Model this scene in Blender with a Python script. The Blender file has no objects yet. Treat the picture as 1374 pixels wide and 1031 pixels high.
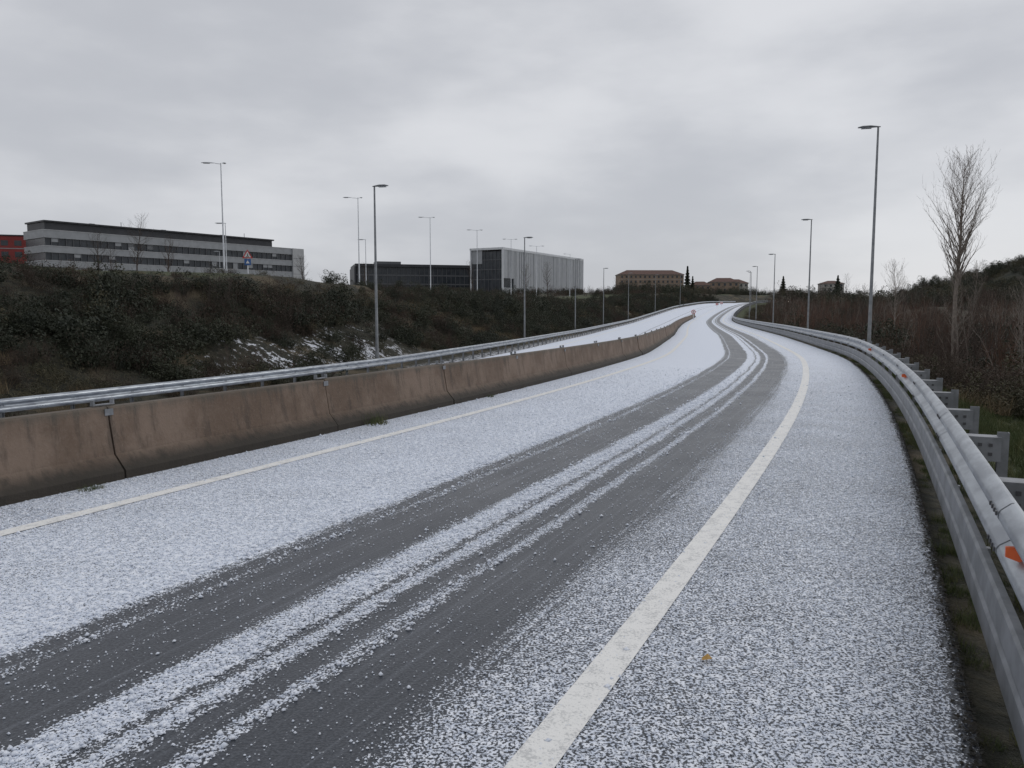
import bpy, math, random
import numpy as np
from mathutils import Vector, Matrix
random.seed(7); rng=np.random.default_rng(7)
scene=bpy.context.scene
scene.view_settings.view_transform='Standard'; scene.view_settings.look='None'; scene.view_settings.exposure=0

# ---------------------------------------------------------------- materials
def new_mat(name):
    m=bpy.data.materials.new(name); m.use_nodes=True
    nt=m.node_tree; b=nt.nodes['Principled BSDF']; return m,nt,b
def N(nt,t,**k):
    n=nt.nodes.new(t)
    for a,v in k.items(): setattr(n,a,v)
    return n
def math_n(nt,op,a,b=None,c=None,clamp=False):
    n=N(nt,'ShaderNodeMath',operation=op); n.use_clamp=clamp
    for i,v in enumerate((a,b,c)):
        if v is None: continue
        if isinstance(v,(int,float)): n.inputs[i].default_value=v
        else: nt.links.new(v,n.inputs[i])
    return n.outputs[0]
def noise_n(nt,vec,scale,detail=3,rough=.55):
    n=N(nt,'ShaderNodeTexNoise'); n.inputs['Scale'].default_value=scale
    n.inputs['Detail'].default_value=detail; n.inputs['Roughness'].default_value=rough
    if vec is not None: nt.links.new(vec,n.inputs['Vector'])
    return n.outputs['Fac']
def mix_c(nt,f,a,b):
    n=N(nt,'ShaderNodeMix',data_type='RGBA')
    if isinstance(f,(int,float)): n.inputs[0].default_value=f
    else: nt.links.new(f,n.inputs[0])
    for i,v in ((6,a),(7,b)):
        if isinstance(v,tuple): n.inputs[i].default_value=(*v,1)
        else: nt.links.new(v,n.inputs[i])
    return n.outputs[2]
def smooth_n(nt,v,a,b):
    n=N(nt,'ShaderNodeMapRange',interpolation_type='SMOOTHSTEP')
    nt.links.new(v,n.inputs[0]); n.inputs[1].default_value=a; n.inputs[2].default_value=b
    return n.outputs[0]
def simple(name,c1,c2=None,scale=3,rough=.7,metal=0,bump=0,stretch=(1,1,1),objrand=False):
    m,nt,b=new_mat(name)
    c2=c2 or tuple(x*.75 for x in c1)
    tc=N(nt,'ShaderNodeTexCoord'); mp=N(nt,'ShaderNodeMapping'); nt.links.new(tc.outputs['Object'],mp.inputs[0])
    mp.inputs['Scale'].default_value=stretch
    f=noise_n(nt,mp.outputs[0],scale,5,.6); f2=smooth_n(nt,f,.35,.65)
    if objrand:
        oi=N(nt,'ShaderNodeObjectInfo')
        f2=math_n(nt,'ADD',math_n(nt,'MULTIPLY',f2,.5),math_n(nt,'MULTIPLY',oi.outputs['Random'],.6),clamp=True)
    nt.links.new(mix_c(nt,f2,c1,c2),b.inputs['Base Color'])
    b.inputs['Roughness'].default_value=rough; b.inputs['Metallic'].default_value=metal
    if bump:
        bp=N(nt,'ShaderNodeBump'); bp.inputs['Strength'].default_value=.5; bp.inputs['Distance'].default_value=bump
        nt.links.new(f,bp.inputs['Height']); nt.links.new(bp.outputs[0],b.inputs['Normal'])
    return m

# ---------------------------------------------------------------- mesh helpers
def link(o,parent=None):
    scene.collection.objects.link(o)
    if parent: o.parent=parent
    return o
def mesh_obj(name,v,f,mat=None,parent=None,smooth=False):
    me=bpy.data.meshes.new(name); me.from_pydata([tuple(map(float,p)) for p in v],[],[tuple(int(i) for i in q) for q in f]); me.update()
    if smooth: me.polygons.foreach_set('use_smooth',[True]*len(me.polygons))
    o=bpy.data.objects.new(name,me)
    if mat: me.materials.append(mat)
    return link(o,parent)
def np_mesh(name,V,F,mat=None,smooth=False):
    """V (n,3), F (m,k) uniform k"""
    me=bpy.data.meshes.new(name); k=F.shape[1]
    me.vertices.add(len(V)); me.vertices.foreach_set('co',V.astype(np.float32).ravel())
    me.loops.add(F.size); me.loops.foreach_set('vertex_index',F.astype(np.int32).ravel())
    me.polygons.add(len(F)); me.polygons.foreach_set('loop_start',np.arange(0,F.size,k,dtype=np.int32))
    me.polygons.foreach_set('loop_total',np.full(len(F),k,dtype=np.int32))
    if smooth: me.polygons.foreach_set('use_smooth',np.ones(len(F),dtype=bool))
    me.update(calc_edges=True); me.validate()
    if mat: me.materials.append(mat)
    return me
def empty(name,loc=(0,0,0),rz=0):
    e=bpy.data.objects.new(name,None); e.location=loc; e.rotation_euler=(0,0,rz); e.empty_display_size=.3
    return link(e)
BF=[(0,3,2,1),(4,5,6,7),(0,1,5,4),(1,2,6,5),(2,3,7,6),(3,0,4,7)]
def boxes(name,lst,mat,parent=None):
    v=[];f=[]
    for (x0,x1,y0,y1,z0,z1) in lst:
        b=len(v)
        v+=[(x0,y0,z0),(x1,y0,z0),(x1,y1,z0),(x0,y1,z0),(x0,y0,z1),(x1,y0,z1),(x1,y1,z1),(x0,y1,z1)]
        f+=[tuple(b+i for i in q) for q in BF]
    return mesh_obj(name,v,f,mat,parent)
def tubes(segs,sides=4):
    S=np.array([[*a,*b,r0,r1] for a,b,r0,r1 in segs]); n=len(S)
    A=S[:,:3];B=S[:,3:6]; T=B-A; T/=np.linalg.norm(T,axis=1,keepdims=True)+1e-9
    ref=np.where(np.abs(T[:,2:3])>.9,np.array([[1.,0,0]]),np.array([[0,0,1.]]))
    U=np.cross(T,ref); U/=np.linalg.norm(U,axis=1,keepdims=True); W=np.cross(T,U)
    V=np.zeros((n,2*sides,3))
    for i in range(sides):
        a=2*math.pi*i/sides; dvec=U*math.cos(a)+W*math.sin(a)
        V[:,i]=A+dvec*S[:,6:7]; V[:,sides+i]=B+dvec*S[:,7:8]
    F=[[i,(i+1)%sides,sides+(i+1)%sides,sides+i] for i in range(sides)]
    F=np.array(F)[None]+(np.arange(n)*2*sides)[:,None,None]
    return V.reshape(-1,3),F.reshape(-1,4)

# ---------------------------------------------------------------- road alignment (right edge line)
cp=np.array([(-62,-95),(-31,-42),(-12,-19),(-3.4,-4.2),(.097,2.9),(.961,4.75),(1.795,6.5),(3.506,10.16),(4.79,13.07),(6.30,16.6),(8.73,22.74),
 (11.4,30.1),(15.1,44.5),(18.6,58.4),(24.6,84.9),(33,120),(42,155),(53,190),(67,230),(93,300),(128,352),(175,395),(235,432),(320,470),(480,520),(700,570)],float)
cs=np.concatenate([[0],np.cumsum(np.linalg.norm(np.diff(cp,axis=0),axis=1))])
S=np.arange(0,cs[-1],.5)
px=np.interp(S,cs,cp[:,0]); py=np.interp(S,cs,cp[:,1])
def gs(a,sig):
    k=np.arange(-int(4*sig),int(4*sig)+1); w=np.exp(-k**2/(2*sig**2)); w/=w.sum(); p=len(k)//2
    ext=np.concatenate([a[0]-(a[p:0:-1]-a[0]),a,a[-1]+(a[-1]-a[-2:-p-2:-1])]); return np.convolve(ext,w,'valid')
px=gs(px,6);py=gs(py,6)
qx,qy=gs(px,30),gs(py,30)
wf=np.clip((py-55)/40,0,1); px=px*(1-wf)+qx*wf; py=py*(1-wf)+qy*wf
S=np.concatenate([[0],np.cumsum(np.hypot(np.diff(px),np.diff(py)))])
tx=np.gradient(px,S);ty=np.gradient(py,S); tx=gs(tx,8);ty=gs(ty,8); L=np.hypot(tx,ty); tx/=L;ty/=L
def sY(y): return float(np.interp(y,py,S))
zc=np.array([(-200,0),(125,0),(155,.15),(190,1.3),(230,3.0),(300,5.2),(360,5.9),(600,6.5),(2000,6.5)],float)
zarr=gs(np.interp(py,zc[:,0],zc[:,1]),20)
def zr(s): return np.interp(s,S,zarr)
def P(s,d,z=0.):
    x=np.interp(s,S,px);y=np.interp(s,S,py);a=np.interp(s,S,tx);b=np.interp(s,S,ty)
    return np.stack([x-b*d,y+a*d,zr(s)+z+0*x],-1)
def hd(s):
    return math.atan2(np.interp(s,S,ty),np.interp(s,S,tx))
s0=sY(0)
def drop(s): return np.interp(s,[0,s0+95,s0+230,2000],[1.1,1.1,.15,.15])
# cross profile of land
def prof(d,s):
    dr=drop(s)
    right=np.interp(-d,[1.55,2.4,3.5,8,40,150,400,900],[-.03,-.12,-.5,-1.5,-2.0,-1.,3.,6.])
    bank=np.interp(d,[6.52,18.3,20,24,28.5,33,60,300,900],[0,0,.35,2.6,4.72,5.1,5.8,12.2,13.6])-1.16
    left=bank+(1.1-dr)*np.interp(d,[18,30],[1,0])
    return np.where(d<6.5,np.where(d<-1.55,right,-.03),left)
def strip(name,svals,ds,zs,mat,uv=True,smooth=True):
    svals=np.asarray(svals,float);ds=np.asarray(ds,float);n,m=len(svals),len(ds)
    SS,DD=np.meshgrid(svals,ds,indexing='ij')
    Z=zs(DD,SS) if callable(zs) else np.broadcast_to(np.asarray(zs,float),SS.shape)
    V=P(SS.ravel(),DD.ravel(),Z.ravel())
    i=np.arange(n-1)[:,None]*m+np.arange(m-1)[None]
    F=np.stack([i,i+m,i+m+1,i+1],-1).reshape(-1,4)
    me=np_mesh(name,V,F,mat,smooth)
    if uv:
        u=me.uv_layers.new(name='UVMap'); li=np.zeros(len(me.loops),dtype=np.int32); me.loops.foreach_get('vertex_index',li)
        U=np.stack([DD.ravel()[li],SS.ravel()[li]-s0],-1); u.data.foreach_set('uv',U.astype(np.float32).ravel())
    o=bpy.data.objects.new(name,me); return link(o)

# ---------------------------------------------------------------- road material
# (offset from edge line, hail cover): shoulder, wheel track, slush ridges, wheel track, untouched lane
STOPS=[(-1.62,.12),(-1.55,.50),(-1.3,.58),(-.3,.56),(.25,.55),(.48,.50),(.66,.30),(.76,.10),(.98,.04),(1.04,.20),(1.09,.04),(1.19,.06),(1.235,.56),(1.30,.52),(1.35,.10),
(1.47,.14),(1.54,.60),(1.63,.62),(1.68,.18),(1.74,.62),(1.96,.68),(2.04,.18),(2.12,.05),(2.34,.05),(2.39,.26),(2.45,.05),(2.64,.10),(2.70,.50),(2.77,.15),(2.88,.30),(2.97,.74),(6.3,.62)]
def road_material(name,stops,farboost=.22):
    m,nt,b=new_mat(name)
    uv=N(nt,'ShaderNodeUVMap'); sep=N(nt,'ShaderNodeSeparateXYZ'); nt.links.new(uv.outputs[0],sep.inputs[0])
    D,Sv=sep.outputs[0],sep.outputs[1]
    tc=N(nt,'ShaderNodeTexCoord'); ob=tc.outputs['Object']
    cmb=N(nt,'ShaderNodeCombineXYZ'); nt.links.new(math_n(nt,'MULTIPLY',D,3.0),cmb.inputs[0]); nt.links.new(math_n(nt,'MULTIPLY',Sv,.5),cmb.inputs[1])
    wob=noise_n(nt,cmb.outputs[0],1.0,4,.6)
    cmb2=N(nt,'ShaderNodeCombineXYZ'); nt.links.new(math_n(nt,'MULTIPLY',D,22.0),cmb2.inputs[0]); nt.links.new(math_n(nt,'MULTIPLY',Sv,.3),cmb2.inputs[1])
    streak=noise_n(nt,cmb2.outputs[0],1.0,4,.6)
    n2=noise_n(nt,ob,20,4,.65); n4=noise_n(nt,ob,5,3,.6)
    Dw=math_n(nt,'ADD',D,math_n(nt,'MULTIPLY',math_n(nt,'SUBTRACT',wob,.5),.15))
    Dw=math_n(nt,'ADD',Dw,math_n(nt,'MULTIPLY',math_n(nt,'SUBTRACT',n2,.5),.16))
    Dw=math_n(nt,'ADD',Dw,math_n(nt,'MULTIPLY',math_n(nt,'SUBTRACT',n4,.5),.10))
    lo,hi=stops[0][0],stops[-1][0]
    cr=N(nt,'ShaderNodeValToRGB'); nt.links.new(math_n(nt,'DIVIDE',math_n(nt,'SUBTRACT',Dw,lo),hi-lo),cr.inputs[0])
    el=cr.color_ramp.elements
    while len(el)>1: el.remove(el[0])
    el[0].position=0; el[0].color=(stops[0][1],)*3+(1,)
    for d,c in stops[1:]:
        e=el.new((d-lo)/(hi-lo)); e.color=(c,c,c,1)
    cov=cr.outputs[0]
    far=math_n(nt,'MULTIPLY',smooth_n(nt,Sv,5,38),farboost)
    far=math_n(nt,'MULTIPLY',far,smooth_n(nt,cov,.2,.5))
    n1=noise_n(nt,ob,68,2,.55); n3=noise_n(nt,ob,1.1,4,.65)
    val=math_n(nt,'ADD',cov,far)
    val=math_n(nt,'ADD',val,math_n(nt,'MULTIPLY',math_n(nt,'SUBTRACT',n1,.5),1.8))
    val=math_n(nt,'ADD',val,math_n(nt,'MULTIPLY',math_n(nt,'SUBTRACT',n2,.5),.7))
    val=math_n(nt,'ADD',val,math_n(nt,'MULTIPLY',math_n(nt,'SUBTRACT',n3,.5),.30))
    tr=smooth_n(nt,cov,.58,.3)
    val=math_n(nt,'ADD',val,math_n(nt,'MULTIPLY',math_n(nt,'MULTIPLY',math_n(nt,'SUBTRACT',streak,.5),tr),.95))
    mask=smooth_n(nt,val,.42,.62)
    asp=mix_c(nt,smooth_n(nt,n1,.4,.62),(.024,.028,.037),(.056,.063,.076))
    asp=mix_c(nt,math_n(nt,'MULTIPLY',smooth_n(nt,streak,.48,.72),.35),asp,(.19,.205,.235))
    sn=mix_c(nt,smooth_n(nt,n2,.35,.65),(.62,.68,.79),(.86,.89,.95))
    nt.links.new(mix_c(nt,mask,asp,sn),b.inputs['Base Color'])
    rr=math_n(nt,'ADD',math_n(nt,'MULTIPLY',mask,.35),math_n(nt,'ADD',math_n(nt,'MULTIPLY',n3,.3),.2)); nt.links.new(rr,b.inputs['Roughness'])
    bp=N(nt,'ShaderNodeBump'); bp.inputs['Strength'].default_value=.7; bp.inputs['Distance'].default_value=.008
    nt.links.new(math_n(nt,'ADD',mask,math_n(nt,'MULTIPLY',n1,.6)),bp.inputs['Height']); nt.links.new(bp.outputs[0],b.inputs['Normal'])
    return m
m_road=road_material('hail_covered_asphalt',STOPS)
m_opp=road_material('hail_covered_asphalt_far',[(6.5,.3),(7.3,.66),(9.2,.68),(9.5,.3),(9.8,.6),(10.8,.62),(11.1,.3),(11.5,.66),(13,.7),(17.3,.66)],.3)
def paint_mat():
    m,nt,b=new_mat('road_paint'); tc=N(nt,'ShaderNodeTexCoord'); ob=tc.outputs['Object']
    n1=noise_n(nt,ob,80,3,.6);n2=noise_n(nt,ob,9,3)
    v=math_n(nt,'ADD',math_n(nt,'MULTIPLY',n1,.6),math_n(nt,'MULTIPLY',n2,.4))
    c=mix_c(nt,smooth_n(nt,v,.38,.52),(.60,.60,.59),(.87,.86,.83))
    nt.links.new(c,b.inputs['Base Color']); b.inputs['Roughness'].default_value=.7
    bp=N(nt,'ShaderNodeBump'); bp.inputs['Distance'].default_value=.006; bp.inputs['Strength'].default_value=.6
    nt.links.new(n1,bp.inputs['Height']); nt.links.new(bp.outputs[0],b.inputs['Normal'])
    return m
m_paint=paint_mat()
sroad=np.concatenate([np.arange(2,s0-6,4),np.arange(s0-6,s0+60,.5),np.arange(s0+60,S[-1]-5,3)])
road=strip('road',sroad,[6.35,4,2,0,-1.62],[0,0,0,0,0],m_road)
opp=strip('opposite_carriageway',sroad,[17.3,15,12,9,6.45],lambda d,s:-drop(s),m_opp)
strip('road_marking',sroad,[.09,-.09],[.006,.006],m_paint)
strip('road_marking',sroad,[5.28,5.12],[.006,.006],m_paint)
strip('road_marking',sroad,[15.85,15.7],lambda d,s:.006-drop(s),m_paint)

# ---------------------------------------------------------------- land
def land_mat():
    m,nt,b=new_mat('scrub_ground'); tc=N(nt,'ShaderNodeTexCoord'); ob=tc.outputs['Object']
    a=noise_n(nt,ob,.25,5,.6); c=noise_n(nt,ob,3.5,6,.7); e=noise_n(nt,ob,.6,4,.6)
    col=mix_c(nt,smooth_n(nt,c,.4,.62),(.016,.017,.010),(.05,.045,.028))
    col=mix_c(nt,math_n(nt,'MULTIPLY',smooth_n(nt,a,.5,.62),.65),col,(.13,.10,.06))
    uv=N(nt,'ShaderNodeUVMap'); sep=N(nt,'ShaderNodeSeparateXYZ'); nt.links.new(uv.outputs[0],sep.inputs[0])
    D=sep.outputs[0];Sv=sep.outputs[1]
    gr=math_n(nt,'MULTIPLY',smooth_n(nt,D,-9,-6),smooth_n(nt,D,-1.9,-2.6))
    gr=math_n(nt,'ADD',gr,math_n(nt,'MULTIPLY',smooth_n(nt,D,28.5,30),smooth_n(nt,D,46,40)),clamp=True)
    col=mix_c(nt,math_n(nt,'MULTIPLY',gr,.8),col,mix_c(nt,smooth_n(nt,c,.4,.6),(.03,.045,.014),(.08,.09,.035)))
    sn=math_n(nt,'MULTIPLY',smooth_n(nt,D,19.6,20.6),smooth_n(nt,D,23.4,22.4))
    sn=math_n(nt,'MULTIPLY',sn,smooth_n(nt,math_n(nt,'ADD',c,math_n(nt,'MULTIPLY',e,.8)),.95,1.02))
    sn=math_n(nt,'MULTIPLY',sn,math_n(nt,'MULTIPLY',smooth_n(nt,Sv,22,26),smooth_n(nt,Sv,46,38)))
    rail=math_n(nt,'MULTIPLY',smooth_n(nt,D,17,17.2),smooth_n(nt,D,19.0,18.2))
    sn=math_n(nt,'ADD',sn,math_n(nt,'MULTIPLY',rail,smooth_n(nt,c,.44,.56)),clamp=True)
    col=mix_c(nt,sn,col,(.7,.72,.77))
    nt.links.new(col,b.inputs['Base Color']); b.inputs['Roughness'].default_value=.95
    bp=N(nt,'ShaderNodeBump'); bp.inputs['Distance'].default_value=.15; nt.links.new(c,bp.inputs['Height']); nt.links.new(bp.outputs[0],b.inputs['Normal'])
    return m
m_land=land_mat()
dv=[-14,-11,-8,-6,-4.5,-3.5,-2.9,-2.4,-2,-1.55,0,3,6.5,6.52,9,13,17.3,18.3,19,20,21,22,23,24,25,26,27,28.5,30,33,38,45][::-1]
def landz(d,s):
    z=prof(d,s)
    bump=(np.sin(d*1.3+s*.21)*.12+np.sin(s*.53+d*.7)*.15+np.sin(s*.17)*.25)
    return z+bump*np.interp(d,[-14,-5,-3,19,22,33,45],[1,1,0,0,1,.5,0])
strip('embankment',np.concatenate([np.arange(2,s0-6,4),np.arange(s0-6,S[-1]-5,1.5)]),dv,landz,m_land)
def axis(lo,hi,fine0,fine1,st):
    a=list(np.arange(fine0,fine1+1,st)); g=st
    x=fine1
    while x<hi: g*=1.35; x+=g; a.append(x)
    x=fine0;g=st
    while x>lo: g*=1.35; x-=g; a.insert(0,x)
    return np.array(a)
gx=axis(-6000,6000,-220,420,9);gy=axis(-3000,9000,-80,620,9)
GX,GY=np.meshgrid(gx,gy,indexing='ij'); fx,fy=GX.ravel(),GY.ravel()
pi=np.arange(0,len(S),6); best=np.full(len(fx),1e18);bi=np.zeros(len(fx),int)
for j in pi:
    q=(fx-px[j])**2+(fy-py[j])**2; k=q<best; best[k]=q[k]; bi[k]=j
dd=np.sqrt(best)*np.sign(-(fx-px[bi])*ty[bi]+(fy-py[bi])*tx[bi])
def near_sd(x,y):
    q=(px-x)**2+(py-y)**2; j=int(np.argmin(q)); return S[j],float(-(x-px[j])*ty[j]+(y-py[j])*tx[j])
def ground_z(x,y):
    s,d=near_sd(x,y); return float(zr(s)+prof(np.array(d),np.array(s)))
gz=zr(S[bi])+prof(dd,S[bi])
inner=(dd>-12)&(dd<43); gz=np.where(inner,gz-4.5,gz-.25)
gz=np.where(inner&(dd<30),np.minimum(gz,-4),gz)
n,m=GX.shape; i=np.arange(n-1)[:,None]*m+np.arange(m-1)[None]
F=np.stack([i,i+m,i+m+1,i+1],-1).reshape(-1,4)
m_field=simple('rough_field',(.03,.033,.018),(.07,.06,.036),.12,.95,bump=.2)
link(bpy.data.objects.new('ground',np_mesh('ground',np.stack([fx,fy,gz],-1),F,m_field,True)))

# ---------------------------------------------------------------- hail grains (near field) + slush
m_hail=simple('hail_grain',(.86,.89,.95),(.66,.71,.80),40,.45)
def grains(name,dfun,count,smin,smax,fall,r0,r1,zz=0.0):
    s=s0+smin+(smax-smin)*rng.random(count)**fall; d=rng.uniform(-1.6,6.1,count)
    wob=.05*np.sin(s*1.9)+.04*np.sin(s*4.3+1)
    cv=np.interp(d+wob*.6+rng.normal(0,.03,count),[a for a,_ in STOPS],[b for _,b in STOPS])
    cl=np.sin(d*3.1+np.sin(s*1.7)*1.5)*np.sin(s*2.3+np.sin(d*2)*2)*.10
    fade=np.clip((s0+smax-s)/(smax*.6),0,1)
    keep=rng.random(count)<np.clip((cv+cl*(cv>.3))*dfun(d+wob*.6)*fade,0,1)
    keep&=~((np.abs(d-5.2)<.08)&(rng.random(count)<.75))
    s,d=s[keep],d[keep]; k=len(s)
    C=P(s,d); dist=np.maximum(1,C[:,1]/5)
    r=r0+(r1-r0)*rng.random(k)**1.6; r=r*dist**.35
    C[:,2]+=r*.45+zz
    o=np.array([(1,0,0),(0,1,0),(-1,0,0),(0,-1,0),(0,0,1),(0,0,-1)],float)
    a=rng.uniform(0,6.28,k); ca,sa=np.cos(a),np.sin(a)
    sc=rng.uniform(.75,1.3,(k,3)); sc[:,2]*=.8
    V=o[None]*sc[:,None]; X=V[...,0]*ca[:,None]-V[...,1]*sa[:,None]; Y=V[...,0]*sa[:,None]+V[...,1]*ca[:,None]
    V=np.stack([X,Y,V[...,2]],-1)*r[:,None,None]+C[:,None]
    T=np.array([(0,1,4),(1,2,4),(2,3,4),(3,0,4),(1,0,5),(2,1,5),(3,2,5),(0,3,5)])
    F=(T[None]+(np.arange(k)*6)[:,None,None]).reshape(-1,3)
    link(bpy.data.objects.new(name,np_mesh(name,V.reshape(-1,3),F,m_hail,True)))
grains('hail',lambda d:np.where(np.abs(d)<.1,.16,.62),420000,1.7,26,1.7,.003,.0085)
RID=[(1.20,1.31),(1.52,1.65),(1.72,2.0),(2.66,2.74),(2.9,3.1)]
def ridge(d):
    w=np.full(d.shape,.05)
    for a,b in RID: w=np.where((d>a)&(d<b),.85,w)
    return w
grains('slush',ridge,120000,1.7,26,1.7,.005,.018)

# ---------------------------------------------------------------- barriers and guardrails
def barrier_mat():
    m,nt,b=new_mat('weathered_concrete'); tc=N(nt,'ShaderNodeTexCoord'); ob=tc.outputs['Object']
    mp=N(nt,'ShaderNodeMapping'); nt.links.new(ob,mp.inputs[0]); mp.inputs['Scale'].default_value=(5,5,.5)
    st=noise_n(nt,mp.outputs[0],1.5,5,.65); a=noise_n(nt,ob,1.3,5,.65); f=noise_n(nt,ob,30,4,.7)
    col=mix_c(nt,smooth_n(nt,a,.35,.65),(.135,.093,.066),(.215,.158,.12))
    col=mix_c(nt,math_n(nt,'MULTIPLY',smooth_n(nt,st,.48,.68),.6),col,(.06,.046,.036))
    col=mix_c(nt,math_n(nt,'MULTIPLY',smooth_n(nt,f,.5,.7),.25),col,(.26,.21,.17))
    uv=N(nt,'ShaderNodeUVMap'); su=N(nt,'ShaderNodeSeparateXYZ'); nt.links.new(uv.outputs[0],su.inputs[0])
    z=math_n(nt,'ADD',su.outputs[0],math_n(nt,'MULTIPLY',math_n(nt,'SUBTRACT',st,.5),.3))
    col=mix_c(nt,math_n(nt,'MULTIPLY',smooth_n(nt,z,.30,.12),.9),col,(.025,.023,.018))
    col=mix_c(nt,math_n(nt,'MULTIPLY',smooth_n(nt,z,.66,.78),.6),col,(.09,.085,.07))
    nt.links.new(col,b.inputs['Base Color']); b.inputs['Roughness'].default_value=.85
    bp=N(nt,'ShaderNodeBump'); bp.inputs['Distance'].default_value=.01; nt.links.new(f,bp.inputs['Height']); nt.links.new(bp.outputs[0],b.inputs['Normal'])
    return m
m_bar=barrier_mat()
# concrete barrier: precast units
bprof=[(6.12,.0),(6.12,.09),(6.27,.26),(6.33,.60),(6.345,.755),(6.36,.775),(6.48,.775),(6.50,.755),(6.50,0),(6.54,-1.15)]
V=[];F=[];UVz=[]
UL=3.75
sj=sY(9.35)-2.2+1.80-UL*6
joints=[]
send=sY(165)
s=sj
while s<send:
    joints.append(s)
    ss=np.linspace(s+.012,s+UL-.012,5); b0=len(V); m_=len(bprof)
    off=random.uniform(-.014,.014); hz=random.uniform(-.008,.008)
    for si in ss:
        for (d,z) in bprof:
            V.append(P(si,d+off,z+(hz if z>.5 else 0))); UVz.append(z)
    for a in range(4):
        for c in range(m_-1):
            F.append((b0+a*m_+c,b0+(a+1)*m_+c,b0+(a+1)*m_+c+1,b0+a*m_+c+1))
    F.append(tuple(b0+c for c in range(m_))); F.append(tuple(b0+4*m_+c for c in range(m_-1,-1,-1)))
    s+=UL
o=mesh_obj('concrete_barrier',V,F,m_bar)
u=o.data.uv_layers.new(name='UVMap')
for lp in o.data.loops: u.data[lp.index].uv=(UVz[lp.vertex_index],0)
m_galv=simple('galvanised_steel',(.44,.47,.50),(.27,.29,.32),2.5,.36,.75,stretch=(1,1,4))
m_galvd=simple('galvanised_dull',(.30,.31,.33),(.2,.21,.22),4,.5,.6)
def oriented_box(acc,s,d,z,ls,ld,lz):
    """box centred at station s / offset d (z from bottom) with sizes"""
    c=P(s,d,z); h=hd(s); t=np.array([math.cos(h),math.sin(h),0]); nl=np.array([-math.sin(h),math.cos(h),0]); b=len(acc[0])
    for zz in (0,lz):
        for a,e in ((-1,-1),(1,-1),(1,1),(-1,1)):
            acc[0].append(c+t*a*ls/2+nl*e*ld/2+np.array([0,0,zz]))
    acc[1].extend([tuple(b+i for i in q) for q in BF])
def sweep(acc,svals,prof_,zoff=lambda s:0.):
    b=len(acc[0]); k=len(prof_)
    for si in svals:
        for d,z in prof_: acc[0].append(P(si,d,z+float(zoff(si))))
    for a in range(len(svals)-1):
        for c in range(k-1): acc[1].append((b+a*k+c,b+a*k+c+1,b+(a+1)*k+c+1,b+(a+1)*k+c))
W=[(0,.80),(.015,.81),(.03,.805),(.075,.765),(.083,.745),(.083,.72),(.07,.70),(.02,.665),(.01,.65),(.01,.63),(.02,.615),(.07,.58),(.083,.56),(.083,.535),(.075,.515),(.03,.475),(.015,.47),(0,.48)]
def guardrail(name,d0,side,sa,sb,zoff,skirt,spacer):
    e=empty(name)
    acc=([],[]); sv=np.concatenate([np.arange(sa,min(sb,s0+70),1.0),np.arange(min(sb,s0+70),sb,3)])
    sweep(acc,sv,[(d0+side*a,z) for a,z in W],zoff)
    sweep(acc,sv,[(d0+side*(a-.006),z-.001) for a,z in W],zoff)
    mesh_obj('beam',acc[0],acc[1],m_galv,e,True)
    sp_=([],[]); s=sa+1.4
    while s<min(sb,s0+70):
        sweep(sp_,[s-.16,s,s+.16],[(d0+side*(a+.0025),z+.0015) for a,z in W],zoff); s+=4.0
    mesh_obj('beam_splices',sp_[0],sp_[1],m_galv,e,True)
    if skirt:
        acc=([],[]); sweep(acc,sv,[(d0+side*a,z) for a,z in [(.06,.41),(.095,.41),(.108,.39),(.112,.26),(.10,.235),(.10,.215),(.112,.19),(.112,.06),(.095,.035),(.06,.035)]],zoff)
        mesh_obj('lower_rail',acc[0],acc[1],m_galvd,e,False)
    post=([],[]);sp=([],[]);bolts=([],[])
    s=sa+.4;k=0
    while s<sb:
        z=float(zoff(s))
        if spacer:
            oriented_box(sp,s,d0-side*.17,z+.50,.16,.30,.012); oriented_box(sp,s,d0-side*.17,z+.70,.16,.30,.012)
            oriented_box(sp,s-.074,d0-side*.17,z+.512,.008,.30,.188); oriented_box(sp,s+.074,d0-side*.17,z+.512,.008,.30,.188)
            for q in (.08,.16,.24):
                oriented_box(bolts,s-.084,d0-side*q,z+.55,.012,.028,.028); oriented_box(bolts,s-.084,d0-side*q,z+.63,.012,.028,.028)
            pd=d0-side*.38
            if skirt: oriented_box(sp,s,d0+side*.03,z+.2,.05,.13,.05)
        else: pd=d0-side*.06
        oriented_box(post,s,pd,z-.7,.055,.006,1.45)
        oriented_box(post,s-.03,pd+side*.04,z-.7,.006,.085,1.45); oriented_box(post,s+.03,pd+side*.04,z-.7,.006,.085,1.45)
        if k%2==0 and s<s0+70:
            for zz in (.535,.73):
                for o_ in (-.12,-.04,.04,.12): oriented_box(bolts,s+1.0+o_,d0+side*.088,z+zz,.022,.012,.022)
        s+=2.0 if s<s0+120 else 4.0; k+=1
    mesh_obj('posts',post[0],post[1],m_galvd,e)
    if sp[0]: mesh_obj('spacer_blocks',sp[0],sp[1],m_galvd,e)
    mesh_obj('bolts',bolts[0],bolts[1],m_dark if spacer else m_galvd,e)
    return e
m_dark=simple('dark_bolt',(.08,.08,.085),rough=.5)
g=guardrail('guardrail',-1.86,1,s0-8,sY(330),lambda s:0.,True,True)
m_or=simple('orange_reflector',(.75,.13,.02),(.65,.10,.02),8,.35)
rf=([],[])
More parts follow.
